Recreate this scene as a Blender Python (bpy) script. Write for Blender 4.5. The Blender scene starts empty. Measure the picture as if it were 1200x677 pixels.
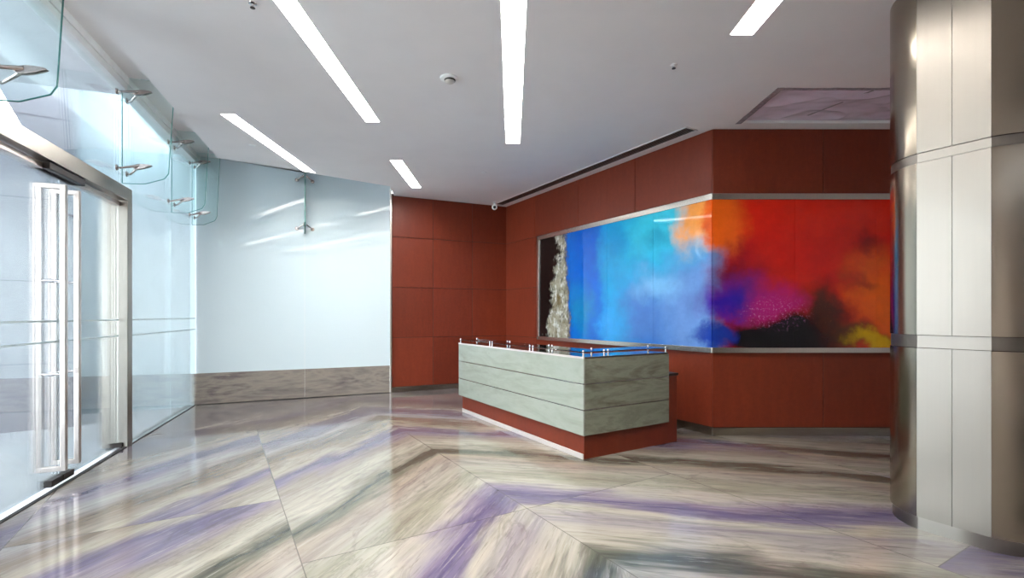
import bpy, bmesh, math, random
from mathutils import Vector, Matrix, noise
random.seed(7)
scn = bpy.context.scene
COL = scn.collection

# ------------------------------------------------------------------ frames
CAMZ = 1.5
H = 3.82            # ceiling
HC = 4.15           # raised cove along the glazing
u = Vector((-.5167, .8562, 0)); v = Vector((.8562, .5167, 0))
P_AB = Vector((2.5, 6.064, 0)); P_AC = Vector((-.128, 10.419, 0))
c_ = Vector((-.9124, -.4093, 0))
f_ = Vector((-.3255, .9455, 0)); F0 = Vector((-3.70, 3.52, 0))

def frame(o, x, y):
    return lambda a, b, c: (o.x + x.x*a + y.x*b, o.y + x.y*a + y.y*b, o.z + c)
WORLD = lambda a, b, c: (a, b, c)
FA = frame(P_AB, u, -v)                                   # mural wall running away from the camera
FB = frame(P_AB, Vector((1, 0, 0)), Vector((0, -1, 0)))   # mural wall facing the camera
FC = frame(P_AC, c_, Vector((.4093, -.9124, 0)))          # back wall and white glass wall
FF = frame(F0, f_, Vector((.9455, .3255, 0)))             # glazed front; +y is into the room
DK0 = Vector((.733, 4.989, 0))
FD = frame(DK0, u, v)                                     # desk: x along the long side, y along the short one

# ------------------------------------------------------------------ mesh helper
class MB:
    def __init__(s, fr=WORLD): s.v = []; s.f = []; s.fr = fr; s.uv = {}
    def p(s, *c): s.v.append(s.fr(*c)); return len(s.v) - 1
    def face(s, ids, uv=None):
        if uv: s.uv[len(s.f)] = uv
        s.f.append(tuple(ids))
    def box(s, x0, x1, y0, y1, z0, z1):
        i = [s.p(x, y, z) for z in (z0, z1) for (x, y) in ((x0, y0), (x1, y0), (x1, y1), (x0, y1))]
        for q in ((0, 3, 2, 1), (4, 5, 6, 7), (0, 1, 5, 4), (1, 2, 6, 5), (2, 3, 7, 6), (3, 0, 4, 7)):
            s.face([i[k] for k in q])
        return s
    def prism(s, pts, z0, z1):
        """polygon in x,y extruded in z"""
        n = len(pts)
        a = [s.p(x, y, z0) for x, y in pts]; b = [s.p(x, y, z1) for x, y in pts]
        s.face(a[::-1]); s.face(b)
        for k in range(n): s.face((a[k], a[(k+1) % n], b[(k+1) % n], b[k]))
        return s
    def slab(s, pts, x0, x1):
        """polygon in y,z extruded along x"""
        n = len(pts)
        a = [s.p(x0, y, z) for y, z in pts]; b = [s.p(x1, y, z) for y, z in pts]
        s.face(a[::-1]); s.face(b)
        for k in range(n): s.face((a[k], a[(k+1) % n], b[(k+1) % n], b[k]))
        return s
    def tube(s, p0, p1, r0, r1=None, n=12):
        r1 = r0 if r1 is None else r1
        p0 = Vector(s.fr(*p0)); p1 = Vector(s.fr(*p1)); d = (p1 - p0).normalized()
        e = d.orthogonal().normalized(); g = d.cross(e)
        A = []; B = []
        for k in range(n):
            t = 2*math.pi*k/n; w = e*math.cos(t) + g*math.sin(t)
            s.v.append(tuple(p0 + w*r0)); A.append(len(s.v)-1)
            s.v.append(tuple(p1 + w*r1)); B.append(len(s.v)-1)
        s.face(A[::-1]); s.face(B)
        for k in range(n): s.face((A[k], A[(k+1) % n], B[(k+1) % n], B[k]))
        return s
    def lathe(s, c, prof, n=28, axis=(0, 0, 1)):
        """prof: (radius, height) pairs round an axis through c"""
        c = Vector(s.fr(*c)); d = Vector(axis).normalized(); e = d.orthogonal().normalized(); g = d.cross(e)
        rows = []
        for r, h in prof:
            row = []
            for k in range(n):
                t = 2*math.pi*k/n
                s.v.append(tuple(c + d*h + (e*math.cos(t) + g*math.sin(t))*max(r, 1e-4))); row.append(len(s.v)-1)
            rows.append(row)
        for a, b in zip(rows, rows[1:]):
            for k in range(n): s.face((a[k], a[(k+1) % n], b[(k+1) % n], b[k]))
        s.face(rows[0][::-1]); s.face(rows[-1])
        return s
    def build(s, name, mat, parent=None, bevel=0, smooth=False, seg=2):
        me = bpy.data.meshes.new(name)
        inv = world_of(parent).inverted() if parent else Matrix()
        me.from_pydata([inv @ Vector(p) for p in s.v], [], s.f)
        if s.uv:
            l = me.uv_layers.new(name='flat')
            for k, uvs in s.uv.items():
                for li, q in zip(me.polygons[k].loop_indices, uvs): l.data[li].uv = q
        else:
            bm = bmesh.new(); bm.from_mesh(me)
            bmesh.ops.recalc_face_normals(bm, faces=bm.faces); bm.to_mesh(me); bm.free()
        me.materials.append(mat)
        o = bpy.data.objects.new(name, me); COL.objects.link(o)
        if parent: o.parent = parent
        if bevel:
            m = o.modifiers.new('edge', 'BEVEL'); m.width = bevel; m.segments = seg; m.limit_method = 'ANGLE'; m.angle_limit = .6
        if smooth:
            for q in me.polygons: q.use_smooth = True
            me.set_sharp_from_angle(angle=math.radians(40))
        return o

def world_of(o):
    m = Matrix.Translation(o.location) @ o.rotation_euler.to_matrix().to_4x4()
    return (world_of(o.parent) @ m) if o.parent else m

def thing(name, loc, label, cat, group=None, rz=0, kind=None):
    o = bpy.data.objects.new(name, None); COL.objects.link(o)
    o.empty_display_size = .1
    o.location = loc; o.rotation_euler = (0, 0, rz)
    return tag(o, label, cat, group, kind)
def tag(o, label=None, cat=None, group=None, kind=None):
    if label: o['label'] = label
    if cat: o['category'] = cat
    if group: o['group'] = group
    if kind: o['kind'] = kind
    return o
def struct(o, label, cat): return tag(o, label, cat, None, 'structure')

# ------------------------------------------------------------------ materials
def lin(r, g, b):
    f = lambda c: (c/255/12.92) if c/255 <= .04045 else ((c/255+.055)/1.055)**2.4
    return (f(r), f(g), f(b), 1)

class NT:
    def __init__(s, name):
        s.m = bpy.data.materials.new(name); s.m.use_nodes = True; s.t = s.m.node_tree
        s.t.nodes.clear(); s.out = s.t.nodes.new('ShaderNodeOutputMaterial')
    def n(s, typ, **kw):
        k = s.t.nodes.new('ShaderNode' + typ)
        for a, b in kw.items(): setattr(k, a, b)
        return k
    def put(s, sock, val):
        if isinstance(val, bpy.types.NodeSocket): s.t.links.new(val, sock)
        else:
            if sock.type == 'VECTOR' and hasattr(val, '__len__'): val = tuple(val)[:3]
            if sock.type == 'RGBA' and len(val) == 3: val = tuple(val) + (1,)
            sock.default_value = val
    def math(s, op, a, b=0.0, c=0.0, clamp=False):
        k = s.n('Math', operation=op, use_clamp=clamp)
        s.put(k.inputs[0], a); s.put(k.inputs[1], b); s.put(k.inputs[2], c)
        return k.outputs[0]
    def vec(s, x, y=0.0, z=0.0):
        k = s.n('CombineXYZ'); s.put(k.inputs[0], x); s.put(k.inputs[1], y); s.put(k.inputs[2], z); return k.outputs[0]
    def noise(s, vec, scale=1.0, detail=4.0, rough=.55, dist=0.0):
        k = s.n('TexNoise'); s.put(k.inputs['Vector'], vec); k.inputs['Scale'].default_value = scale
        k.inputs['Detail'].default_value = detail; k.inputs['Roughness'].default_value = rough; k.inputs['Distortion'].default_value = dist
        return k.outputs['Fac']
    def step(s, x, lo, hi, a=0.0, b=1.0):
        k = s.n('MapRange', interpolation_type='SMOOTHSTEP'); s.put(k.inputs[0], x)
        for q, w in zip((1, 2, 3, 4), (lo, hi, a, b)): s.put(k.inputs[q], w)
        return k.outputs[0]
    def lerp(s, x, lo, hi, a, b):
        k = s.n('MapRange'); s.put(k.inputs[0], x)
        for q, w in zip((1, 2, 3, 4), (lo, hi, a, b)): s.put(k.inputs[q], w)
        return k.outputs[0]
    def mix(s, fac, a, b, mode='MIX'):
        k = s.n('Mix', data_type='RGBA', blend_type=mode)
        s.put(k.inputs[0], fac); s.put(k.inputs[6], a); s.put(k.inputs[7], b); return k.outputs[2]
    def ramp(s, fac, pts, interp='LINEAR'):
        k = s.n('ValToRGB'); r = k.color_ramp; r.interpolation = interp
        r.elements[0].position, r.elements[0].color = pts[0]
        r.elements[1].position, r.elements[1].color = pts[-1]
        for q in pts[1:-1]:
            e = r.elements.new(q[0]); e.color = q[1]
        s.put(k.inputs[0], fac); return k.outputs[0]
    def pos(s): return s.n('NewGeometry').outputs['Position']
    def obj(s): return s.n('TexCoord').outputs['Object']
    def dot(s, a, b):
        k = s.n('VectorMath', operation='DOT_PRODUCT'); s.put(k.inputs[0], a); s.put(k.inputs[1], b); return k.outputs['Value']
    def bump(s, h, strength=.2, dist=.01):
        k = s.n('Bump'); k.inputs['Strength'].default_value = strength; k.inputs['Distance'].default_value = dist
        s.put(k.inputs['Height'], h); return k.outputs[0]
    def bsdf(s, **kw):
        k = s.n('BsdfPrincipled')
        for a, b in kw.items(): s.put(k.inputs[a.replace('_', ' ')], b)
        s.t.links.new(k.outputs[0], s.out.inputs[0]); return s.m

def plain(name, col, rough=.5, metal=0.0, var=.06, scale=6.0, **kw):
    t = NT(name)
    n = t.noise(t.obj(), scale, 4)
    c = t.mix(1.0, col, t.ramp(n, [(0.3, (1-var,)*3 + (1,)), (.7, (1+var,)*3 + (1,))]), 'MULTIPLY')
    return t.bsdf(Base_Color=c, Roughness=rough, Metallic=metal, **kw)

def glass_mat(name, tint, refl=1.0, rough=0.0, haze=0.0):
    """sheet glass: tinted see-through with a Fresnel mirror"""
    t = NT(name)
    tr = t.n('BsdfTransparent'); tr.inputs[0].default_value = tint
    gl = t.n('BsdfGlossy'); gl.inputs['Roughness'].default_value = rough; gl.inputs[0].default_value = (1, 1, 1, 1)
    fr = t.n('Fresnel'); fr.inputs[0].default_value = 1.45
    n = t.noise(t.obj(), 3.0, 2)
    fac = t.math('MULTIPLY', fr.outputs[0], t.lerp(n, 0, 1, refl*.95, refl*1.05), clamp=True)
    mx = t.n('MixShader'); t.put(mx.inputs[0], fac); t.put(mx.inputs[1], tr.outputs[0]); t.put(mx.inputs[2], gl.outputs[0])
    res = mx.outputs[0]
    if haze:
        d = t.n('BsdfTranslucent'); d.inputs[0].default_value = tint
        m2 = t.n('MixShader'); m2.inputs[0].default_value = haze
        t.put(m2.inputs[1], res); t.put(m2.inputs[2], d.outputs[0]); res = m2.outputs[0]
    t.t.links.new(res, t.out.inputs[0]); return t.m

def emit(name, col, strength):
    t = NT(name); e = t.n('Emission'); e.inputs[1].default_value = strength
    n = t.noise(t.obj(), 2.0, 2)
    t.put(e.inputs[0], t.mix(1.0, col, t.ramp(n, [(.2, (.96, .96, .96, 1)), (.8, (1, 1, 1, 1))]), 'MULTIPLY'))
    t.t.links.new(e.outputs[0], t.out.inputs[0]); return t.m

def mat_floor():
    t = NT('polished_marble')
    P = t.pos()
    U = t.dot(P, tuple(u)); V = t.dot(P, tuple(v))
    col = t.math('FLOOR', t.math('DIVIDE', t.math('SUBTRACT', V, .43), 1.62))
    side = t.math('ABSOLUTE', t.math('SUBTRACT', col, .5))          # .5 for the book-matched middle pair
    outer = t.math('GREATER_THAN', side, 1.0)
    Us = t.math('SUBTRACT', U, t.math('MULTIPLY', outer, 1.2))
    row = t.math('FLOOR', t.math('DIVIDE', t.math('SUBTRACT', Us, 3.17), 3.2))
    wn = t.n('TexWhiteNoise', noise_dimensions='2D'); t.put(wn.inputs['Vector'], t.vec(row, side))
    off = t.math('MULTIPLY', t.math('SUBTRACT', wn.outputs['Value'], .5), t.math('MULTIPLY', outer, 1.6))
    w = t.math('ABSOLUTE', t.math('SUBTRACT', V, 2.05))
    b = t.math('DIVIDE', t.math('ADD', U, t.math('MULTIPLY', w, .92)), 1.414)
    a = t.math('DIVIDE', t.math('SUBTRACT', U, w), 1.414)
    b = t.math('ADD', b, off)
    rshift = t.math('MULTIPLY', row, 7.3)
    big = t.noise(t.vec(t.math('MULTIPLY', a, .55), t.math('MULTIPLY', b, 1.5), rshift), 1.0, 3, .5)
    mid = t.noise(t.vec(t.math('MULTIPLY', a, 1.2), t.math('MULTIPLY', b, 6.0), rshift), 1.0, 5, .6, .6)
    bb = t.math('ADD', b, t.math('MULTIPLY', t.math('SUBTRACT', big, .5), .75))
    bb = t.math('ADD', bb, t.math('MULTIPLY', t.math('SUBTRACT', mid, .5), .40))
    L = [(1.0, (196, 190, 178)), (1.5, (184, 178, 168)), (1.66, (92, 98, 88)), (1.74, (120, 122, 108)), (1.88, (202, 194, 176)), (2.12, (172, 162, 168)),
         (2.3, (206, 198, 178)), (2.44, (138, 126, 160)), (2.56, (112, 98, 146)), (2.68, (160, 148, 172)), (2.84, (205, 198, 184)), (3.0, (172, 170, 146)), (3.12, (192, 184, 170)),
         (3.3, (174, 160, 146)), (3.45, (188, 172, 152)), (3.58, (128, 126, 108)), (3.66, (84, 86, 74)), (3.74, (150, 146, 126)), (3.86, (206, 198, 180)), (4.1, (170, 158, 142)),
         (4.3, (150, 136, 160)), (4.42, (112, 98, 140)), (4.6, (196, 184, 164)), (4.85, (140, 122, 104)), (5.15, (190, 186, 186)), (5.5, (126, 114, 148)),
         (5.8, (186, 176, 164)), (6.1, (150, 138, 128)), (6.4, (120, 108, 132)), (6.8, (178, 168, 158)), (7.2, (140, 128, 132)), (8.0, (170, 162, 154))]
    c = t.ramp(t.lerp(bb, 1.0, 8.0, 0, 1), [((x - 1)/7, lin(*q)) for x, q in L])
    streak = t.noise(t.vec(t.math('MULTIPLY', a, 1.6), t.math('MULTIPLY', b, 22.0), rshift), 1.0, 6, .62, .4)
    c = t.mix(.55, c, t.ramp(streak, [(.28, (.58, .56, .55, 1)), (.5, (1, 1, 1, 1)), (.72, (1.28, 1.26, 1.22, 1))]), 'MULTIPLY')
    st2 = t.noise(t.vec(t.math('MULTIPLY', a, 2.6), t.math('MULTIPLY', b, 48.0), rshift), 1.0, 7, .7, .3)
    c = t.mix(t.step(st2, .54, .68, 0.0, .5), c, lin(112, 98, 92)); c = t.mix(t.step(st2, .44, .32, 0.0, .4), c, lin(226, 220, 206))
    vein = t.math('ABSOLUTE', t.math('SUBTRACT', t.noise(t.vec(t.math('MULTIPLY', a, .8), t.math('MULTIPLY', b, 3.4), rshift), 1.0, 6, .65, .8), .5))
    c = t.mix(t.step(vein, 0.0, .03, .22, 0.0), c, lin(92, 86, 80))
    hs = t.n('HueSaturation'); hs.inputs['Saturation'].default_value = .82; hs.inputs['Value'].default_value = 1.0; t.put(hs.inputs['Color'], c); c = t.mix(1.0, hs.outputs[0], (.455, .445, .445, 1), 'MULTIPLY')
    # slab joints
    def near(x, per, orig):
        q = t.math('ABSOLUTE', t.math('SUBTRACT', t.math('FRACT', t.math('ADD', t.math('DIVIDE', t.math('SUBTRACT', x, orig), per), .5)), .5))
        return t.math('LESS_THAN', t.math('MULTIPLY', q, per), .0035)
    jt = t.math('MAXIMUM', near(V, 1.62, .43), near(Us, 3.2, 3.17))
    c = t.mix(t.math('MULTIPLY', jt, .7), c, lin(70, 66, 62))
    return t.bsdf(Base_Color=c, Roughness=.08, Specular_IOR_Level=.42)

def mat_stone(name, cols, sc=(2.2, 2.2, 9.0), rough=.15, seed=0.0):
    t = NT(name); P = t.pos()
    k = t.n('VectorMath', operation='MULTIPLY'); t.put(k.inputs[0], P); k.inputs[1].default_value = sc
    k2 = t.n('VectorMath', operation='ADD'); t.put(k2.inputs[0], k.outputs[0]); k2.inputs[1].default_value = (seed, seed*.7, seed*1.3)
    n = t.noise(k2.outputs[0], .55, 6, .6, 1.2)
    n2 = t.noise(k2.outputs[0], 3.0, 5, .6, .5)
    f = t.math('ADD', t.math('MULTIPLY', n, .75), t.math('MULTIPLY', n2, .25))
    m = len(cols)
    c = t.ramp(f, [(.28 + .44*i/(m-1), lin(*q)) for i, q in enumerate(cols)])
    return t.bsdf(Base_Color=c, Roughness=rough)

def mat_wood():
    t = NT('red_brown_veneer'); P = t.pos()
    k = t.n('VectorMath', operation='MULTIPLY'); t.put(k.inputs[0], P); k.inputs[1].default_value = (7, 7, 1.3)
    g = t.noise(k.outputs[0], 2.2, 6, .6, .4)
    bl = t.noise(P, 1.3, 3, .5)
    fi = t.noise(P, 26.0, 3, .6)
    c = t.mix(g, lin(98, 36, 18), lin(126, 51, 28))
    c = t.mix(t.math('MULTIPLY', bl, .55), c, lin(94, 33, 19))
    ri = t.n('NewGeometry').outputs['Random Per Island']
    c = t.mix(1.0, c, t.ramp(ri, [(0, (.84, .82, .82, 1)), (1, (1.1, 1.1, 1.1, 1))]), 'MULTIPLY')
    c = t.mix(.35, c, t.ramp(fi, [(.3, (.75, .72, .7, 1)), (.7, (1.2, 1.2, 1.2, 1))]), 'MULTIPLY')
    return t.bsdf(Base_Color=c, Roughness=.42, Specular_IOR_Level=.35)

def mat_steel(name, col, rough, dent=.0, streak=True):
    t = NT(name); P = t.pos()
    k = t.n('VectorMath', operation='MULTIPLY'); t.put(k.inputs[0], P); k.inputs[1].default_value = (60, 60, 1.2)
    n = t.noise(k.outputs[0], 1.0, 4, .6)
    big = t.noise(P, 1.4, 3, .5)
    c = t.mix(t.math('MULTIPLY', n, .16), col, tuple(x*.78 for x in col[:3]) + (1,))
    c = t.mix(t.math('MULTIPLY', big, .25), c, tuple(x*.85 for x in col[:3]) + (1,))
    r = t.lerp(n, .3, .7, rough*.95, rough*1.05)
    kw = {}
    if dent: kw['Normal'] = t.bump(t.noise(P, 1.7, 1.5, .4), dent, .05)
    return t.bsdf(Base_Color=c, Metallic=1.0, Roughness=r, **kw)

def mat_mural():
    t = NT('painted_glass_artwork')
    uv = t.n('UVMap', uv_map='flat').outputs[0]
    sp = t.n('SeparateXYZ'); t.put(sp.inputs[0], uv); l, z = sp.outputs[0], sp.outputs[1]
    w1 = t.math('SUBTRACT', t.noise(t.vec(l, z, 1.0), 1.6, 6, .6), .5)
    w2 = t.math('SUBTRACT', t.noise(t.vec(l, z, 9.0), 1.6, 6, .6), .5)
    w3 = t.math('SUBTRACT', t.noise(t.vec(t.math('MULTIPLY', l, 3.0), t.math('MULTIPLY', z, 1.1), 4.0), 3.0, 8, .75), .5)
    L = t.math('ADD', l, t.math('MULTIPLY', w1, .9)); Z = t.math('ADD', z, t.math('MULTIPLY', w2, .8))
    st = [lin(4, 98, 196)]
    def over(col, mask): st[0] = t.mix(mask, st[0], lin(*col))
    def blob(col, cx, cz, rx, rz, soft=.6, amt=1.0, sharp=False):
        dx = t.math('DIVIDE', t.math('SUBTRACT', L, cx), rx); dz = t.math('DIVIDE', t.math('SUBTRACT', Z, cz), rz)
        d = t.math('SQRT', t.math('ADD', t.math('MULTIPLY', dx, dx), t.math('MULTIPLY', dz, dz)))
        over(col, t.step(d, 1.0 - soft, 1.0 + soft*.4, amt, 0.0))
    def mul(*m):
        r = m[0]
        for q in m[1:]: r = t.math('MULTIPLY', r, q)
        return r
    # blue half, left to right
    over((18, 150, 208), t.step(L, 1.45, 2.0)); 
    over((52, 186, 214), mul(t.step(L, 1.9, 2.8), t.step(Z, 1.9, 2.7)))
    over((60, 112, 186), mul(t.step(L, 1.9, 2.6), t.step(Z, 2.35, 1.7)))
    over((98, 138, 200), mul(t.step(L, 2.7, 3.4), t.step(Z, 2.5, 2.0)))
    blob((40, 150, 226), 1.9, 1.35, .35, .5, .8, .8)
    blob((16, 112, 178), 2.2, 2.55, .3, .22, .9, .55); blob((20, 120, 160), 2.95, 2.55, .35, .16, .9, .5)
    blob((126, 190, 236), 2.9, 1.9, .45, .28, .9, .7)
    over((2, 92, 196), mul(t.step(L, .95, 1.15), t.step(L, 1.75, 1.5)))
    blob((10, 128, 178), 1.25, 1.5, .35, .6, .8, .8)
    # warm half
    over((205, 26, 18), t.step(L, 3.72, 3.98))
    over((214, 34, 16), mul(t.step(L, 3.9, 4.3), t.step(Z, 2.2, 2.8)))
    over((236, 150, 70), mul(t.step(L, 3.15, 3.45), t.step(L, 3.95, 3.7), t.step(Z, 2.2, 2.55)))
    over((226, 92, 24), mul(t.step(L, 3.55, 3.75), t.step(L, 4.35, 4.0), t.step(Z, 2.15, 2.4)))
    over((216, 74, 22), mul(t.step(L, 5.2, 5.9), t.step(Z, 2.5, 1.9)))
    blob((232, 96, 20), 5.85, 1.75, .42, .6, .8, .9)
    blob((128, 18, 34), 4.1, 2.1, .5, .28, .9, .9)
    blob((70, 20, 44), 3.95, 1.95, .3, .2, .9, .6)
    blob((80, 24, 128), 4.1, 1.68, .62, .36, .8, 1.0)
    blob((44, 28, 150), 3.95, 1.58, .3, .24, .8, .9)
    blob((176, 26, 110), 4.55, 1.6, .42, .26, .8, .9)
    blob((92, 22, 20), 5.75, 2.42, .22, .17, .9, .75); blob((110, 24, 20), 5.6, 1.95, .26, .12, .9, .6)
    blob((46, 22, 14), 5.15, 1.5, .36, .38, .7, .95)
    blob((84, 46, 18), 5.45, 1.2, .42, .2, .7, .9)
    blob((6, 4, 10), 4.55, 1.16, .95, .30, .5, 1.0)
    blob((210, 160, 16), 5.75, 1.17, .36, .13, .6, 1.0); blob((110, 84, 20), 6.0, 1.27, .2, .12, .8, .7)
    blob((12, 48, 150), 3.78, 1.18, .32, .16, .6, .9)  # reflection of the desk, painted dark blue at the foot of the corner
    # splatter
    sps = t.noise(t.vec(l, z, 2.0), 34.0, 6, .8)
    dx = t.math('DIVIDE', t.math('SUBTRACT', l, 4.55), .5); dz = t.math('DIVIDE', t.math('SUBTRACT', z, 1.52), .26)
    rr = t.math('ADD', t.math('MULTIPLY', dx, dx), t.math('MULTIPLY', dz, dz))
    over((232, 150, 214), mul(t.step(sps, .56, .62), t.step(rr, 1.0, .1), .8))
    dx = t.math('DIVIDE', t.math('SUBTRACT', l, 5.2), .45); rr2 = t.math('ADD', t.math('MULTIPLY', dx, dx), t.math('MULTIPLY', dz, dz))
    over((170, 100, 60), mul(t.step(sps, .6, .64), t.step(rr2, 1.0, .1), .5))
    # black edge with the pale scraped column
    rag = t.math('SUBTRACT', t.noise(t.vec(t.math('MULTIPLY', l, .6), z, 14.0), 2.2, 9, .72), .5)
    rag2 = t.math('SUBTRACT', t.noise(t.vec(t.math('MULTIPLY', l, 1.6), t.math('MULTIPLY', z, .8), 31.0), 5.0, 9, .8), .5)
    hz = t.math('DIVIDE', t.math('SUBTRACT', z, 1.1), 1.83)
    q = t.math('ADD', t.math('MULTIPLY', rag, .9), t.math('MULTIPLY', rag2, .7))
    lo = t.math('SUBTRACT', t.math('SUBTRACT', l, t.math('MULTIPLY_ADD', hz, .42, .20)), q)      # > 0 right of the black
    hi = t.math('SUBTRACT', t.math('MULTIPLY_ADD', hz, -.16, .98), t.math('ADD', l, t.math('MULTIPLY', rag2, .5)))
    over((14, 10, 10), t.step(hi, -.06, .08))
    pale = mul(t.step(lo, -.02, .10), t.step(hi, -.02, .12))
    over((150, 146, 128), mul(pale, t.step(t.noise(t.vec(t.math('MULTIPLY', l, 2.0), z, 3.0), 4.5, 10, .8), .34, .5)))
    over((96, 80, 42), mul(pale, t.step(t.noise(t.vec(t.math('MULTIPLY', l, 1.4), z, 13.0), 2.6, 9, .75), .48, .6), t.step(z, 2.5, 1.9), .85))
    over((206, 206, 200), mul(pale, t.step(t.noise(t.vec(t.math('MULTIPLY', l, 1.8), z, 23.0), 5.0, 10, .82), .5, .58), .95))
    over((30, 26, 20), mul(pale, t.step(t.noise(t.vec(t.math('MULTIPLY', l, 2.4), z, 43.0), 6.0, 9, .8), .55, .62), .8))
    c = t.mix(.5, st[0], t.ramp(t.noise(t.vec(l, z, 6.0), 4.0, 8, .7), [(.3, (.55, .58, .6, 1)), (.7, (1.02, 1.02, 1.0, 1))]), 'MULTIPLY')
    return t.bsdf(Base_Color=c, Roughness=.035, Specular_IOR_Level=.4)

def mat_plastic():
    t = NT('crumpled_plastic_sheet')
    P = t.pos(); n = t.noise(P, 5.0, 5, .6, .8)
    return t.bsdf(Base_Color=t.mix(n, lin(218, 200, 220), lin(236, 228, 238)), Roughness=.2, Normal=t.bump(t.noise(P, 5.0, 3, .5, .5), .18, .02))

def mat_exterior_wall():
    t = NT('grey_panel_wall'); P = t.pos()
    sp = t.n('SeparateXYZ'); t.put(sp.inputs[0], P)
    q = t.math('ABSOLUTE', t.math('SUBTRACT', t.math('FRACT', t.math('DIVIDE', t.math('SUBTRACT', sp.outputs[2], .3), 1.1)), .5))
    j = t.math('LESS_THAN', q, .008)
    c = t.mix(t.noise(P, 1.5, 3), lin(132, 130, 138), lin(146, 144, 150))
    return t.bsdf(Base_Color=t.mix(j, c, lin(80, 80, 90)), Roughness=.3)

M = dict(
    floor=mat_floor(),
    ceil=plain('matt_white_plaster', lin(236, 231, 229), .9, var=.02, scale=2),
    wood=mat_wood(),
    gap=plain('dark_joint', lin(40, 14, 8), .8),
    steel=mat_steel('brushed_steel', lin(136, 129, 122), .38, dent=.25),
    steel_dark=mat_steel('satin_steel', lin(176, 166, 152), .2, dent=.05),
    steel_face=mat_steel('satin_frame_steel', lin(150, 144, 137), .34),
    trim=mat_steel('brushed_trim', lin(214, 208, 200), .25),
    chrome=plain('polished_chrome', lin(210, 205, 205), .12, 1.0),
    cast=plain('cast_steel', lin(190, 180, 176), .25, 1.0),
    handle=plain('satin_pull_metal', lin(200, 188, 182), .28, 1.0),
    stone=mat_stone('green_marble_shaded', [(74, 73, 60), (98, 98, 84), (118, 120, 106), (104, 106, 92), (132, 132, 116)], seed=3),  # desk marble with the shade of the short side put into its colour
    stone_lit=mat_stone('green_marble_lit', [(124, 127, 117), (133, 138, 128), (141, 146, 137), (129, 134, 124)], seed=8),  # same desk marble, paler to carry the daylight on the long side
    base=mat_stone('grey_veined_marble', [(86, 78, 78), (118, 110, 106), (142, 134, 124), (104, 94, 94), (134, 124, 118)], sc=(1.2, 1.2, 7), seed=5),
    mural=mat_mural(),
    white_glass=None,
    pane=glass_mat('clear_pane', (.955, .985, .985, 1), .8),
    door=glass_mat('door_pane', (.93, .965, .97, 1), .8),
    fin=glass_mat('green_tinted_fin', (.93, .98, .975, 1), .8),
    fin_edge=plain('green_glass_edge', lin(70, 130, 124), .15),
    shelf=glass_mat('shelf_glass', (.55, .62, .64, 1), 1.0),
    dark=plain('dark_fitting', lin(52, 46, 44), .4, .6),
    white=plain('white_enamel', lin(232, 230, 228), .35),
    inlay=plain('polished_inlay', lin(190, 184, 176), .14, 1.0),
    slot=plain('black_slot', lin(20, 18, 18), .8),
    plastic=mat_plastic(),
    tape=plain('silver_tape', lin(188, 182, 188), .2, .3, var=.25, scale=30),
    extwall=mat_exterior_wall(),
    soffit=plain('pale_soffit', lin(226, 224, 228), .7),
    paving=plain('pale_paving', lin(214, 214, 214), .35, scale=1.5),
    lamp=emit('fluorescent_panel', (1, .985, .94), 23.0),
    strip=plain('etched_band', lin(170, 186, 190), .5),
    kick=plain('pale_kick_strip', lin(176, 168, 164), .3),
    top=plain('dark_polished_ledge', lin(70, 70, 66), .06),
)
t = NT('white_backed_glass')
n = t.noise(t.pos(), .6, 2)
M['white_glass'] = t.bsdf(Base_Color=t.mix(n, lin(204, 219, 225), lin(211, 224, 229)), Roughness=.35, Specular_IOR_Level=.3, Coat_Weight=.8, Coat_Roughness=.02)

# ------------------------------------------------------------------ shell
fl = MB()
ids = [fl.p(*q, 0) for q in [(-1.24, -3.6), (6.7, -3.6), (6.7, 6.2), (2.6, 6.2), (-.05, 10.6), (-5.44, 8.18), (-3.70, 3.52)]]
fl.face(ids)
ids2 = [fl.p(*q, -.12) for q in [(-1.24, -3.6), (6.7, -3.6), (6.7, 6.2), (2.6, 6.2), (-.05, 10.6), (-5.44, 8.18), (-3.70, 3.52)]]
fl.face(ids2[::-1])
for k in range(7): fl.face((ids[k], ids[(k+1) % 7], ids2[(k+1) % 7], ids2[k]))
struct(fl.build('floor', M['floor']), 'polished floor of book-matched marble slabs with purple, cream and green veins', 'floor')

# ceiling lights: (x centre, y start, y end, width, recess)
LIGHTS = [(-1.675, 0.2, 5.85, .168, .10), (0.012, -.6, 6.58, .19, .2), (-3.29, 5.62, 7.95, .16, .10), (-1.745, 7.3, 8.87, .175, .10), (1.90, 2.45, 4.03, .19, .10)]
HATCH = (2.745, 5.6, 4.99, 5.88)
ce = bmesh.new()
outer = [(-.92, -3.5), (6.6, -3.5), (6.6, 6.10), (2.53, 6.10), (-.10, 10.46), (-2.30, 9.48), (-2.2, 8.77), (-4.35, 7.19)]
def loop(pts):
    vs = [ce.verts.new((x, y, H)) for x, y in pts]
    return [ce.edges.new((vs[k], vs[(k+1) % len(vs)])) for k in range(len(vs))], vs
ed, ov = loop(outer)
for (x, a, b, w, d) in LIGHTS:
    e2, vv = loop([(x-w/2, a), (x+w/2, a), (x+w/2, b), (x-w/2, b)]); ed += e2
e2, vv = loop([(HATCH[0], HATCH[2]), (HATCH[1], HATCH[2]), (HATCH[1], HATCH[3]), (HATCH[0], HATCH[3])]); ed += e2
bmesh.ops.triangle_fill(ce, use_beauty=True, use_dissolve=False, edges=ed)
for fc in ce.faces:
    if fc.normal.z > 0: fc.normal_flip()
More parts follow.
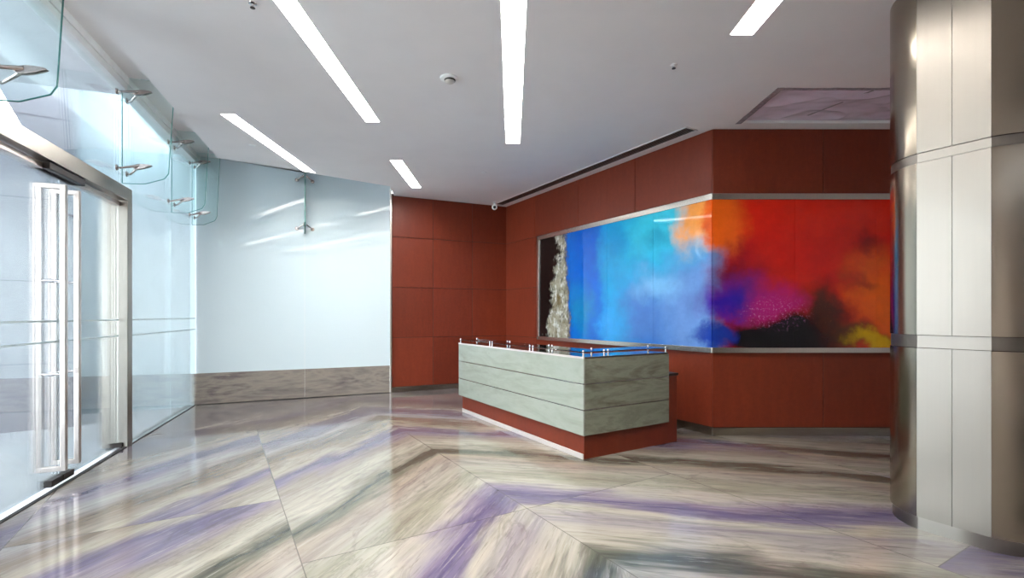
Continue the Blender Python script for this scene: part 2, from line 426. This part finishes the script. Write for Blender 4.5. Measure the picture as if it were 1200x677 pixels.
# fascia of the dropped ceiling beside the glazing, and the raised cove above it
for a, b in ((5, 6), (6, 7), (7, 0)):
    p, q = ov[a].co, ov[b].co
    vs = [ce.verts.new(c) for c in ((p.x, p.y, H), (q.x, q.y, H), (q.x, q.y, HC), (p.x, p.y, HC))]; ce.faces.new(vs)
cove = [(-1.1, -3.6), (-.6, -3.6), (-4.0, 7.0), (-2.0, 8.4), (-2.0, 9.75), (-5.6, 8.2)]
vs = [ce.verts.new((x, y, HC)) for x, y in cove]; ce.faces.new(vs)
vs = [ce.verts.new((x, y, HC + .12)) for x, y in cove]; ce.faces.new(vs)
me = bpy.data.meshes.new('ceiling'); ce.to_mesh(me); ce.free(); me.materials.append(M['ceil'])
o = bpy.data.objects.new('ceiling', me); COL.objects.link(o)
struct(o, 'flat white ceiling with recessed light slots, dropped short of the glazing', 'ceiling')

def clad(mb, xs, zs, y, gap=.009, depth=.02):
    for x0, x1 in zip(xs, xs[1:]):
        for z0, z1 in zip(zs, zs[1:]):
            mb.box(x0 + gap/2, x1 - gap/2, y - depth, y, z0 + gap/2, z1 - gap/2)

def wood_wall(name, fr, x0, x1, xs, zs, label):
    root = thing(name, fr(0, 0, 0), label, 'wall', kind='structure')
    b = MB(fr); b.box(x0, x1, -.2, -.012, 0, H + .04); b.build('backing', M['gap'], root)
    w = MB(fr); clad(w, xs, zs, 0.0); w.build('veneer_cladding', M['wood'], root, bevel=.0015, seg=1)
    return root
ZS = [.10, 1.06, 2.04, 3.02, H]
wood_wall('wall_back', FC, -.05, 2.42, [-.01, .763, 1.595, 2.415], ZS, 'red-brown veneer wall of square panels beside the white glass wall')
wood_wall('wall_middle', FA, 0.02, 5.2, [0.0, 1.32, 2.65, 3.98, 5.087], [.10, 1.06, 2.04, 3.02, H], 'red-brown veneer wall running behind the desk, blue half of the mural on it')
wood_wall('wall_right', FB, 0.02, 4.1, [0.0, 1.38, 2.76, 4.1], [.10, 1.06, 3.0, H], 'red-brown veneer wall with the red half of the mural')
for nm, fr, x0, x1, lb in (('baseboard_back', FC, -.01, 2.43, 'back wall'), ('baseboard_middle', FA, -.004, 5.08, 'wall behind the desk'), ('baseboard_right', FB, -.004, 4.1, 'wall under the red half of the mural')):
    b = MB(fr); b.box(x0, x1, -.02, .008, 0, .098)
    struct(b.build(nm, M['steel_dark'], bevel=.002), 'brushed metal baseboard along the ' + lb, 'baseboard')
# unseen sides of the lobby
b = MB(); b.box(6.6, 6.75, -3.6, 6.2, 0, HC); struct(b.build('wall_side', M['ceil']), 'plain white side wall beyond the steel column', 'wall')
b = MB(); b.box(-1.3, 6.7, -3.75, -3.6, 0, HC); struct(b.build('wall_front', M['ceil']), 'plain white wall behind the viewer', 'wall')

# white glass wall and its stone base
root = thing('wall_left', FC(4.0, 0, 0), 'pale blue-white backed glass wall with stone base', 'wall', kind='structure')
b = MB(FC); b.box(2.46, 5.64, -.08, -.031, 0, HC + .1); b.build('backing', M['white'], root)
for x0, x1 in ((2.452, 3.966), (3.970, 5.64)):
    b = MB(FC); b.box(x0, x1, -.03, .0, .5, HC + .1); b.build('glass_panel', M['white_glass'], root)
struct(root, root['label'], 'wall')
root = thing('baseboard_left', FC(4.0, 0, 0), 'tall veined grey marble base under the white glass wall', 'baseboard', kind='structure')
for x0, x1 in ((2.455, 3.966), (3.969, 5.66)):
    b = MB(FC); b.box(x0, x1, -.04, .022, .012, .525); b.build('marble_slab', M['base'], root, bevel=.002)
b = MB(FC); b.box(2.455, 5.66, -.04, .012, 0, .012); b.build('shadow_gap', M['slot'], root)
root = MB(FC); root.box(2.418, 2.45, -.03, .03, 0.0, HC)
struct(root.build('trim_1', M['trim'], bevel=.002), 'thin upright steel channel where white glass wall meets red veneer', 'trim')

# ------------------------------------------------------------------ glazed front
GT = 4.05
def window(nm, t0, t1, z0, label, bands=True, ext=False):
    root = thing(nm, FF((t0+t1)/2, 0, z0), label, 'window', kind='structure')
    b = MB(FF); b.box(t0 + .004, t1 - .004, -.006, .006, z0, GT); b.build('glass_pane', M['pane'], root)
    if bands:
        for z in (1.265, 1.445):
            b = MB(FF); b.box(t0 + .004, t1 - .004, .0065, .0075, z - .008, z + .008); b.build('etched_band', M['strip'], root)
    return root
window('window_1', 2.255, 3.64, 0.01, 'tall clear glass pane beside the steel door frame')
window('window_2', 3.64, 4.82, 0.01, 'tall clear glass pane in the corner against the white glass wall')
window('window_3', -.2, 2.0, 2.955, 'clear glass transom pane above the glass doors', False)
window('window_4', -2.4, -.2, 2.955, 'clear transom pane above the near end of the entrance', False)
window('window_5', -2.4, -.42, 0.01, 'clear glass pane before the entrance doors')
b = MB(FF); b.box(-7.6, -2.41, -.2, 0, 0, HC); struct(b.build('wall_daylight_block', M['ceil']), 'unseen white wall added before the glazed front to cut daylight', 'wall')  # added out of view to keep daylight off the right wall and column
window('window_8', 2.0, 2.255, 2.955, 'narrow clear glass strip over the door jamb', False)

# rail holding the top of the glass
b = MB(FF); b.box(-2.4, 4.85, -.05, .06, GT - .05, GT + .1); b.box(-2.4, 4.85, .06, .075, GT + .02, GT + .1)
struct(b.build('trim_2', M['white'], bevel=.004), 'white rail clamping the top of the glazed front under the ceiling', 'trim')
b = MB(FF); b.box(-2.4, 4.85, -.018, .018, 0.0, .006)
struct(b.build('trim_3', M['slot']), 'thin dark floor channel under the glazed front', 'trim')

# steel portal
root = thing('trim_4', FF(.92, 0, 0), 'brushed steel portal frame round the glass double doors', 'door frame', kind='structure')
b = MB(FF); b.box(-.41, 2.25, -.22, .02, 2.80, 2.95); b.build('header', M['steel_face'], root, bevel=.004)
for x0, x1 in ((2.12, 2.25), (-.41, -.28)):
    b = MB(FF); b.box(x0, x1, -.09, .02, 0, 2.80); b.box(x0, x1, -.22, -.098, 0, 2.80); b.box(x0 + .01, x1 - .01, -.1, -.085, 0, 2.8)
    b.build('jamb', M['steel_face'], root, bevel=.003)
b = MB(FF); b.box(2.085, 2.12, -.13, -.02, 0.006, .055); b.build('pivot_block', M['dark'], root, bevel=.004)
b = MB(FF); b.box(.62, 1.22, -.12, .0, 2.735, 2.80); b.build('closer_box', M['dark'], root, bevel=.006)

YD = -.07
def door(nm, t0, t1, th, label, pt):
    root = thing(nm, FF(t0, YD, 0), label, 'door', kind='structure')
    b = MB(FF); b.box(t0 + .004, t1 - .004, YD - .006, YD + .006, .02, 2.74); b.build('glass_pane', M['door'], root)
    for z in (1.265, 1.445):
        b = MB(FF); b.box(t0 + .004, t1 - .004, YD + .0065, YD + .0075, z - .008, z + .008); b.build('etched_band', M['strip'], root)
    b = MB(FF); b.box(t0 + .004, t1 - .004, YD - .022, YD + .022, 2.735, 2.785); b.build('top_rail', M['handle'], root, bevel=.003)
    # rectangular ladder pull straddling the glass
    h = None
    hw = .083; r = .021
    b = MB(FF)
    for y in (YD - hw, YD + hw): b.box(th - r, th + r, y - r, y + r, .13, 2.65)
    for z in (.151, 2.629): b.box(th - r, th + r, YD - hw, YD + hw, z - r, z + r)
    h = b.build('pull_handle', M['handle'], root, bevel=.005)
    for z in (.98, 1.80):
        b = MB(FF); b.tube((th, YD - hw, z), (th, YD + hw, z), .011); b.tube((th, YD - .012, z), (th, YD + .012, z), .018); b.build('standoff', M['chrome'], h, smooth=True)
    for a, c in pt:
        b = MB(FF); b.box(a, c, YD - .03, YD + .03, .008, .065); b.build('patch_fitting', M['dark'], root, bevel=.004)
    return root
door('door_1', -.27, .922, .808, 'near leaf of the glass double doors with its ladder pull', ((-.26, .0), (.74, .918)))
door('door_2', .926, 2.116, 1.042, 'far leaf of the glass double doors, against the steel jamb', ((.93, 1.11),))
# small round chrome lamp outside the header
root = thing('wall_lamp', FF(-.02, -.24, 2.6), 'small round chrome lamp under the near end of the steel door header', 'lamp')
b = MB(FF); b.lathe((-.02, -.24, 2.62), [(.0, -.055), (.035, -.045), (.05, -.01), (.05, .02), (.03, .05), (.012, .06), (.012, .18)], 20); b.build('lamp_body', M['chrome'], root, smooth=True)

# glass fins with spider fittings
def spider(root, fr, t, y, z, reach=.13):
    b = MB(fr)
    # lens-shaped clamp plate on both faces of the blade
    for s in (-1, 1):
        pts = []
        n = 20
        for k in range(n):
            a = 2*math.pi*k/n
            pts.append((y + .02 + .092*math.cos(a), z + .018*math.cos(a) + .027*math.sin(a)*(1.0 - .45*math.cos(a))))
        b.slab(pts, t + s*.0085, t + s*.02)
    h = b.build('spider_fitting', M['cast'], root, bevel=.003)
    for s in (-1, 1):
        a = MB(fr); a.tube((t + s*.014, y - .02, z), (t + s*reach, .045, z - .065), .016, .011)
        a.tube((t + s*reach, .05, z - .065), (t + s*reach, .008, z - .065), .011)
        a.build('arm', M['cast'], h, smooth=True)
        a = MB(fr); a.tube((t + s*reach, .007, z - .065), (t + s*reach, .019, z - .065), .034, .028, 16)
        a.build('disc', M['cast'], h, smooth=True)
    return h
def fin(fr, t, d, zb, zt, y0, label, spiders, group='glass fins'):
    root = thing('glass_fin', fr(t, y0, zb), label, 'glass fin', group)
    pts = [(y0, zt), (y0, zb), (y0 + d*.42, zb + .01), (y0 + d*.80, zb + .085), (y0 + d*.88, zb + .15), (y0 + d, zt)]
    b = MB(fr); b.slab(pts, t - .007, t + .007); b.build('glass_blade', M['fin'], root)
    e = MB(fr)                                            # polished green rim
    for (ya, za), (yb, zb_) in zip(pts, pts[1:]):
        dy, dz = yb - ya, zb_ - za; q = math.hypot(dy, dz); ny, nz = -dz/q*.0025, dy/q*.0025
        e.slab([(ya - ny, za - nz), (yb - ny, zb_ - nz), (yb + ny, zb_ + nz), (ya + ny, za + nz)], t - .0075, t + .0075)
    e.build('polished_rim', M['fin_edge'], root)
    for z, y in spiders: spider(root, fr, t, y0 + y, z)
    return root
ZT = 4.148
fin(FF, -.2, .46, 2.98, ZT, .012, 'large glass fin over the near end of the door header', [(3.22, .24)])
fin(FF, 2.0, .5, 2.965, ZT, .012, 'glass fin hanging over the far end of the steel door header', [(4.0, .17), (3.17, .17)])
fin(FF, 3.64, .47, 2.965, ZT, .012, 'glass fin at the glass joint between the door frame and the corner', [(4.0, .17), (3.17, .17)])
fin(FF, 4.63, .40, 2.965, ZT, .012, 'glass fin hanging right in the corner by the white glass wall', [(4.0, .15), (3.17, .15)])
fin(FC, 3.968, .4, 2.97, ZT, .004, 'lone glass fin standing out from the middle of the white glass wall', [(3.99, .13), (3.12, .13)])

# ------------------------------------------------------------------ outside
g = MB(); ids = [g.p(x, y, -.03) for x, y in [(-40, -30), (-1, -30), (-1.0, -3.6), (-3.70, 3.52), (-5.35, 8.3), (-5.35, 40), (-40, 40)]]; g.face(ids)
struct(g.build('ground', M['paving']), 'pale stone paving outside the glazed front', 'ground')
root = thing('wall_outside', FC(7.5, 0, 0), 'pale glass wall carrying on outside beyond the glazed front', 'wall', kind='structure')
b = MB(FC); b.box(5.645, 9.6, -.08, -.031, -.03, 6.5); b.build('backing', M['white'], root)
for x0, x1 in ((5.645, 7.1), (7.104, 9.6)):
    b = MB(FC); b.box(x0, x1, -.03, 0, -.03, 6.5); b.build('glass_panel', M['white_glass'], root)
WX = Vector((-5.99, 6.67, 0)); FX = frame(WX, v, u)
b = MB(FX); b.box(-9, 0, 0, .35, -.03, 8.0)
struct(b.build('wall_outside_grey', M['extwall']), 'grey panelled wall outside, seen through the glass doors', 'wall')

b = MB(FF); b.box(-8, 3.1, -3.2, -.06, 4.36, 4.6)
struct(b.build('canopy', M['soffit']), 'pale canopy soffit over the entrance outside', 'canopy')
# ------------------------------------------------------------------ ceiling fittings
LL = ['long recessed light strip to the left of the smoke detector', 'widest of the light strips, right of the smoke detector and pointing at the desk', 'light strip over the white glass wall, ending above its lone fin',
      'short light strip in front of the back veneer wall', 'light strip between the widest strip and the steel column']
for (x, a, b_, w, d), lb in zip(LIGHTS, LL):
    root = thing('ceiling_light', (x, (a+b_)/2, H), lb, 'ceiling light', 'recessed ceiling lights')
    m = MB(); e = .006; h = H + d
    for (x0, x1, y0, y1) in ((x-w/2-e, x-w/2, a-e, b_+e), (x+w/2, x+w/2+e, a-e, b_+e), (x-w/2, x+w/2, a-e, a), (x-w/2, x+w/2, b_, b_+e)):
        m.box(x0, x1, y0, y1, H + .0005, h + .02)
    m.build('housing', M['white'], root)
    m = MB(); m.box(x-w/2, x+w/2, a, b_ - (.02 if d < .15 else .0), h, h + .012); m.build('diffuser', M['lamp'], root)
    if d > .15:
        m = MB(); m.tube((x, 4.9, h - .05), (x, b_ - .12, h - .05), .02); m.build('lamp_tube', M['lamp'], root)
        m = MB(); m.box(x-.025, x+.025, b_-.12, b_-.05, h - .09, h); m.build('lamp_holder', M['white'], root, bevel=.004)

# linear air vent along the middle wall
root = thing('air_vent', FA(2.4, .23, H), 'long slotted air vent in the ceiling along the mural wall', 'air vent')
x0, x1, y0, y1 = .12, 4.98, .125, .335
m = MB(FA)
m.box(x0, x1, y0, y0+.022, H-.006, H+.004); m.box(x0, x1, y1-.022, y1, H-.006, H+.004); m.box(x0, x0+.022, y0, y1, H-.006, H+.004); m.box(x1-.022, x1, y0, y1, H-.006, H+.004)
m.build('frame', M['white'], root)
m = MB(FA); m.box(x0+.01, x1-.01, y0+.01, y1-.01, H-.002, H+.001); m.build('backing', M['slot'], root)
for k in range(4):
    y = y0 + .048 + k*.038
    m = MB(FA); m.box(x0+.02, x1-.02, y-.008, y+.008, H-.006, H-.001); m.build('slat', M['steel_face'], root)

# cctv camera
cx, cy = -.36, 10.02
root = thing('security_camera', (cx, cy, H), 'small white security camera on the ceiling at the corner of the veneer walls', 'security camera')
m = MB(); m.lathe((cx, cy, H), [(.05, 0), (.05, -.012), (.016, -.02), (.016, -.06)], 20); m.build('mount', M['white'], root, smooth=True)
ax = Vector((-cx*.5, -cy, -1.6)).normalized()
m = MB(); m.lathe((cx, cy, H-.10), [(.03, -.05), (.055, -.035), (.058, .03), (.05, .045), (.034, .048)], 24, ax); bd = m.build('body', M['white'], root, smooth=True)
m = MB(); cc = Vector((cx, cy, H-.10)) + ax*.046; m.lathe(tuple(cc), [(.03, 0), (.028, .006), (.012, .012)], 20, ax); m.build('lens', M['slot'], root, smooth=True)

# smoke detector
sx, sy = -.618, 4.757
root = thing('smoke_detector', (sx, sy, H), 'round off-white smoke detector on the ceiling between two light strips', 'smoke detector')
m = MB(); m.lathe((sx, sy, H), [(.085, 0), (.085, -.012), (.07, -.02)], 32); m.build('base', M['white'], root, smooth=True)
m = MB(); m.lathe((sx+.01, sy, H-.02), [(.055, 0), (.05, -.018), (.032, -.032), (.012, -.036)], 28); hd = m.build('sensor_head', plain('aged_white', lin(196, 186, 176), .4), root, smooth=True)
m = MB(); m.lathe((sx+.01, sy, H-.0225), [(.0552, 0), (.0545, -.005), (.053, -.011), (.0515, -.0138)], 28)
m.build('inlet_slots', M['dark'], root)

SPR = [(1.5, 4.51, 'small sprinkler head on the ceiling in front of the air vent', 'white'), (-1.93, 3.62, 'small dark sprinkler head beside the long left light strip', 'chrome')]
for x, y, lb, mm in SPR:
    root = thing('sprinkler', (x, y, H), lb, 'sprinkler', 'ceiling sprinklers')
    m = MB(); m.lathe((x, y, H), [(.03, 0), (.028, -.006), (.01, -.01), (.008, -.03)], 18); m.build('rose', M[mm], root, smooth=True)
    m = MB(); m.lathe((x, y, H-.03), [(.006, 0), (.018, -.004), (.018, -.007), (.004, -.009)], 16); m.build('deflector', M['dark'], root, smooth=True)
for x, y, lb in [(-.457, 7.92, 'flat round cover plate on the ceiling before the back veneer wall'), (-3.55, 6.65, 'flat round cover plate on the ceiling by the light strip over the white glass wall')]:
    m = MB(); m.lathe((x, y, H), [(.045, 0), (.045, -.003), (.036, -.006)], 24)
    tag(m.build('cover_plate', M['white'], smooth=True), lb, 'cover plate', 'ceiling cover plates')

# open hatch closed with plastic
hx0, hx1, hy0, hy1 = HATCH
m = MB()
m.box(hx0-.02, hx0, hy0-.02, hy1+.02, H+.0005, H+.2); m.box(hx1, hx1+.02, hy0-.02, hy1+.02, H+.0005, H+.2)
m.box(hx0, hx1, hy0-.02, hy0, H+.0005, H+.2); m.box(hx0, hx1, hy1, hy1+.02, H+.0005, H+.2); m.box(hx0-.02, hx1+.02, hy0-.02, hy1+.02, H+.2, H+.22)
struct(m.build('trim_5', M['ceil']), 'plaster sides of the open ceiling hatch', 'trim')
root = thing('plastic_sheet', ((hx0+hx1)/2, (hy0+hy1)/2, H), 'crumpled lilac plastic sheet taped over the open ceiling hatch', 'plastic sheet')
m = MB(); nx, ny = 220, 80
G = []
for j in range(ny+1):
    for i in range(nx+1):
        x = hx0 + .006 + (hx1-hx0-.012)*i/nx; y = hy0 + .006 + (hy1-hy0-.012)*j/ny
        e = min(1, min(i, nx-i)/12, min(j, ny-j)/10)
        rdg = (1 - abs(noise.noise((x*1.5 + .9*y, y*2.6, 3.1)))) ** 4
        z = H + .03 + e*(.03*noise.noise((x*1.1, y*2.2, 0)) - .03*rdg + .008*noise.noise((x*7, y*9, 5)))
        G.append(m.p(x, y, z))
for j in range(ny):
    for i in range(nx): q = j*(nx+1)+i; m.face((G[q], G[q+1], G[q+nx+2], G[q+nx+1]))
m.build('sheet', M['plastic'], root, smooth=True)
def tape(x0, y0, x1, y1, w=.05, z=H-.001):
    d = Vector((x1-x0, y1-y0)); L = d.length; d /= L; nrm = Vector((-d.y, d.x)); m = MB(); n = max(6, int(L/.05)); top = []; 
    rows = []
    for k in range(n+1):
        s = L*k/n; jit = .008*noise.noise((s*6+x0, y0, 2))
        rows.append([m.p(x0+d.x*s+nrm.x*(q*w/2+jit), y0+d.y*s+nrm.y*(q*w/2+jit), z+dz-.006*abs(noise.noise((s*9, q+x0, y1)))) for q in (-1, 1) for dz in (0, -.002)])
    for a, b in zip(rows, rows[1:]):
        m.face((a[0], b[0], b[2], a[2])); m.face((a[1], a[3], b[3], b[1])); m.face((a[0], a[1], b[1], b[0])); m.face((a[2], b[2], b[3], a[3]))
    m.face(rows[0][0:1]+rows[0][2:3]+rows[0][3:4]+rows[0][1:2]); m.face(rows[-1][0:1]+rows[-1][1:2]+rows[-1][3:4]+rows[-1][2:3])
    m.build('tape_strip', M['tape'], root)
tape(hx0, hy0-.03, hx0, hy1+.02, .07); tape(hx0-.02, hy0, 4.1, hy0, .05); tape(3.75, hy0+.06, 3.45, hy1-.2, .03, H+.012); tape(4.1, hy0, hx1, hy0, .03)

# ------------------------------------------------------------------ mural
ML = 3.77; Z0, Z1 = 1.096, 2.93
root = thing('glass_mural', FA(0, .03, Z0), 'long abstract glass mural folded round the corner, blue to red', 'mural')
def mural_panel(fr, x0, x1, l0, l1, y0=.0, y1=.03):
    m = MB(fr); g = .0015 if x1 > x0 else -.0015
    a = [m.p(x, y, z) for y in (y0, y1) for (x, z) in ((x0+g, Z0), (x1-g, Z0), (x1-g, Z1), (x0+g, Z1))]
    q = [(l0, Z0), (l1, Z0), (l1, Z1), (l0, Z1)]
    for ids in ((4, 5, 6, 7), (3, 2, 1, 0), (0, 1, 5, 4), (1, 2, 6, 5), (2, 3, 7, 6), (3, 0, 4, 7)):
        m.face([a[k] for k in ids], [q[k % 4] for k in ids])
    o = m.build('painted_panel', M['mural'], root)
    bm = bmesh.new(); bm.from_mesh(o.data); bmesh.ops.recalc_face_normals(bm, faces=bm.faces); bm.to_mesh(o.data); bm.free()
XA = [ML, 2.829, 1.886, .943, -.01]
for a, b in zip(XA, XA[1:]): mural_panel(FA, a, b, ML - a, ML - b)
XB = [-.01, 1.01, 2.02, 3.03, 3.9]
for a, b in zip(XB, XB[1:]): mural_panel(FB, a, b, ML + a, ML + b)
for fr, a, b in ((FA, ML + .07, -.022), (FB, -.022, 3.9)):
    for z0, z1 in ((Z1, Z1 + .075), (Z0 - .065, Z0)):
        m = MB(fr); m.box(min(a, b), max(a, b), -.005, .048, z0, z1); m.build('frame_rail', M['trim'], root, bevel=.003)
m = MB(FA); m.box(ML, ML + .07, -.005, .048, Z0 - .065, Z1 + .075); m.build('frame_stile', M['trim'], root, bevel=.003)

# ------------------------------------------------------------------ reception desk
LX, LY = 3.026, 1.273
ZB = .257; ZTOP = 1.062
root = thing('reception_desk', FD(0, 0, 0), 'L-shaped marble and red wood reception desk with glass shelf on top', 'reception desk')
hb = (ZTOP - ZB)/3
m = MB(FD)
m.prism([(.045, .045), (LX - .045, .045), (LX - .045, .36), (.34, .36), (.34, 1.46), (.045, 1.46)], 0, .79)
m.build('wood_base', M['wood'], root, bevel=.002)
m = MB(FD); m.box(.02, .36, .036, LX*0 + .046, 0, .05)
m = MB(FD); m.box(.046, LX - .06, .03, .044, 0, .055); m.build('kick_strip', M['kick'], root, bevel=.002)
m = MB(FD); m.prism([(.02, .37), (LX - .06, .37), (LX - .06, .75), (.75, .75), (.75, 1.40), (.02, 1.478)] if False else [(.36, .37), (LX - .06, .37), (LX - .06, .78), (.80, .78), (.80, 1.47), (.03, 1.47), (.03, 1.285), (.36, 1.285)], .785, .815)
m.build('worktop', M['dark'], root, bevel=.003)
# upper carcass: an L behind the stone
m = MB(FD); m.prism([(.02, .02), (LX - .004, .02), (LX - .004, .34), (.34, .34), (.34, LY - .004), (.02, LY - .004)], ZB + .012, ZTOP - .004)
m.build('carcass', M['gap'], root)
m = MB(FD); m.prism([(.012, .012), (LX - .002, .012), (LX - .002, .35), (.35, .35), (.35, LY - .002), (.012, LY - .002)], ZTOP - .004, ZTOP + .004)
m.build('ledge', M['top'], root)
gsl = .013
for k in range(3):
    z0 = ZB + k*hb; z1 = z0 + hb - gsl
    m = MB(FD); m.box(0, LX, 0, .02, z0, z1); m.build('stone_panel', M['stone_lit'], root, bevel=.0015, seg=1)
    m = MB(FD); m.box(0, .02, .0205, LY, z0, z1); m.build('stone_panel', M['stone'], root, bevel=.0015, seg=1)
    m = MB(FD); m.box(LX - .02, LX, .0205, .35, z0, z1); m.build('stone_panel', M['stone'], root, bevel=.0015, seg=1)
    if k < 2:
        m = MB(FD); m.prism([(.003, .003), (LX - .003, .003), (LX - .003, .02), (.02, .02), (.02, LY - .002), (.003, LY - .002)], z1 + .0005, z1 + gsl - .0005); m.build('metal_inlay', M['inlay'], root)
m = MB(FD); m.box(-.002, LX, -.003, .012, ZTOP - gsl, ZTOP + .006); m.build('edge_strip', M['kick'], root)
# glass shelves on posts
def shelf(x0, x1, y0, y1):
    m = MB(FD); m.box(x0, x1, y0, y1, 1.112, 1.122); s = m.build('glass_shelf', M['shelf'], root, bevel=.001, seg=1)
    for x in (x0 + .03, x1 - .03):
        for y in (y0 + .025, y1 - .025):
            m = MB(FD); m.tube((x, y, ZTOP + .004), (x, y, 1.112), .0095); m.tube((x, y, 1.122), (x, y, 1.136), .0115, .009); m.tube((x, y, ZTOP+.004), (x, y, ZTOP + .009), .014)
            m.build('post', M['chrome'], s, smooth=True)
shelf(0.0, 1.0, -.003, .33); shelf(1.006, 2.012, -.003, .33); shelf(2.018, LX, -.003, .33); shelf(0.0, .33, .336, LY)

# ------------------------------------------------------------------ steel column
root = thing('column', (3.2, 3.6, 0), 'large brushed steel clad column with ring grooves at the frame edge', 'column', kind='thing')
A1 = Vector((2.832, 3.406)); A0 = Vector((3.032, 3.075))     # the visible flat face, far and near edge
u2 = Vector((u.x, u.y)); v2 = Vector((v.x, v.y))
fw = (A1 - A0).length; chd = .36; ddx = (u2 + v2).normalized()*chd
def arc(p, q, sag, n=10):
    d = q - p; nrm = Vector((d.y, -d.x)).normalized(); out = []
    c = Vector((3.24, 3.40))
    mid = (p+q)/2
    cen = A0 + (A1-A0)/2 + v2*(fw/2 + chd*.7071)
    if (mid - cen).dot(nrm) < 0: nrm = -nrm
    for k in range(n+1):
        t = k/n; out.append(p + d*t + nrm*sag*4*t*(1-t))
    return out
C = [A1]; dirs = [ddx, v2*fw, (v2 - u2).normalized()*chd, -u2*fw, -(u2 + v2).normalized()*chd, -v2*fw, (u2 - v2).normalized()*chd]
for d in dirs: C.append(C[-1] + d)
# C[0..1] corner, C[1..2] flat, C[2..3] corner, C[3..4] flat, C[4..5] corner, C[5..6] flat, C[6..7]=A0 corner, A0..A1 flat
cen = sum(C, Vector((0, 0)))/len(C)
def inset(p, d): return p + (cen - p).normalized()*d
def skin(poly, z0, z1, th, ins):
    m = MB(); outer = [inset(p, ins) for p in poly]; inner = [inset(p, ins + th) for p in poly]
    m.prism([tuple(p) for p in outer] + [tuple(p) for p in inner[::-1]], z0, z1); return m
faces = []
for k in range(4):
    faces.append((arc(C[2*k], C[2*k+1], .045), 'curved_cladding', 'steel_dark'))
    p, q = C[2*k+1], (C[2*k+2] if 2*k+2 < len(C) else C[0])
    if k == 3: p, q = C[7], C[0]
    d = (q-p); 
    faces.append(([p + d*.004, p + d*.496], 'flat_cladding', 'steel')); faces.append(([p + d*.504, p + d*.996], 'flat_cladding', 'steel'))
for z0, z1 in ((.092, 1.27), (1.362, 2.56), (2.63, H - .002)):
    for poly, nm, mt in faces: skin(poly, z0, z1, .02, 0).build(nm, M[mt], root, smooth=(nm[0] == 'c'))
ring = []
for poly, nm, mt in faces:
    for p in poly:
        if not ring or (p - ring[-1]).length > .004: ring.append(p)
m = MB(); m.prism([tuple(inset(p, .022)) for p in ring], 0.0, H - .004); m.build('core', M['gap'], root)
for z0, z1 in ((1.274, 1.358), (2.564, 2.626)):
    m = MB(); m.prism([tuple(inset(p, .006)) for p in ring], z0, z1); m.build('ring_band', M['steel'], root)
m = MB(); m.prism([tuple(inset(p, .014)) for p in ring], 0.0, .088); m.build('plinth', M['steel_face'], root, smooth=True)

# ------------------------------------------------------------------ light, sky and camera
w = bpy.data.worlds.new('overcast_sky'); scn.world = w; w.use_nodes = True
nt = w.node_tree; nt.nodes.clear()
bg = nt.nodes.new('ShaderNodeBackground'); out = nt.nodes.new('ShaderNodeOutputWorld')
tc = nt.nodes.new('ShaderNodeTexCoord'); sx_ = nt.nodes.new('ShaderNodeSeparateXYZ'); rp = nt.nodes.new('ShaderNodeValToRGB')
nt.links.new(tc.outputs['Generated'], sx_.inputs[0]); nt.links.new(sx_.outputs[2], rp.inputs[0])
rp.color_ramp.elements[0].position = 0; rp.color_ramp.elements[0].color = (.93, .98, 1, 1)
rp.color_ramp.elements[1].position = .8; rp.color_ramp.elements[1].color = (.72, .86, 1, 1)
nt.links.new(rp.outputs[0], bg.inputs[0]); bg.inputs[1].default_value = 3.4
nt.links.new(bg.outputs[0], out.inputs[0])

cam = bpy.data.cameras.new('camera'); co = bpy.data.objects.new('camera', cam); COL.objects.link(co)
co.location = (0, 0, CAMZ); co.rotation_euler = (math.pi/2, 0, 0)
cam.sensor_width = 36; cam.lens = 36*570/1200; cam.shift_y = (369 - 338.5)/1200; cam.clip_start = .05; cam.clip_end = 300
scn.camera = co
vs_ = scn.view_settings
scn.display_settings.display_device = 'sRGB'
vs_.view_transform = 'Standard'; vs_.look = 'None'; vs_.gamma = 1; vs_.exposure = 1.85; vs_.use_curve_mapping = False
cy_ = scn.cycles
cy_.use_denoising = True; cy_.max_bounces = 10; cy_.diffuse_bounces = 5; cy_.glossy_bounces = 5; cy_.transparent_max_bounces = 40
cy_.sample_clamp_indirect = 6; cy_.caustics_reflective = False; cy_.caustics_refractive = False
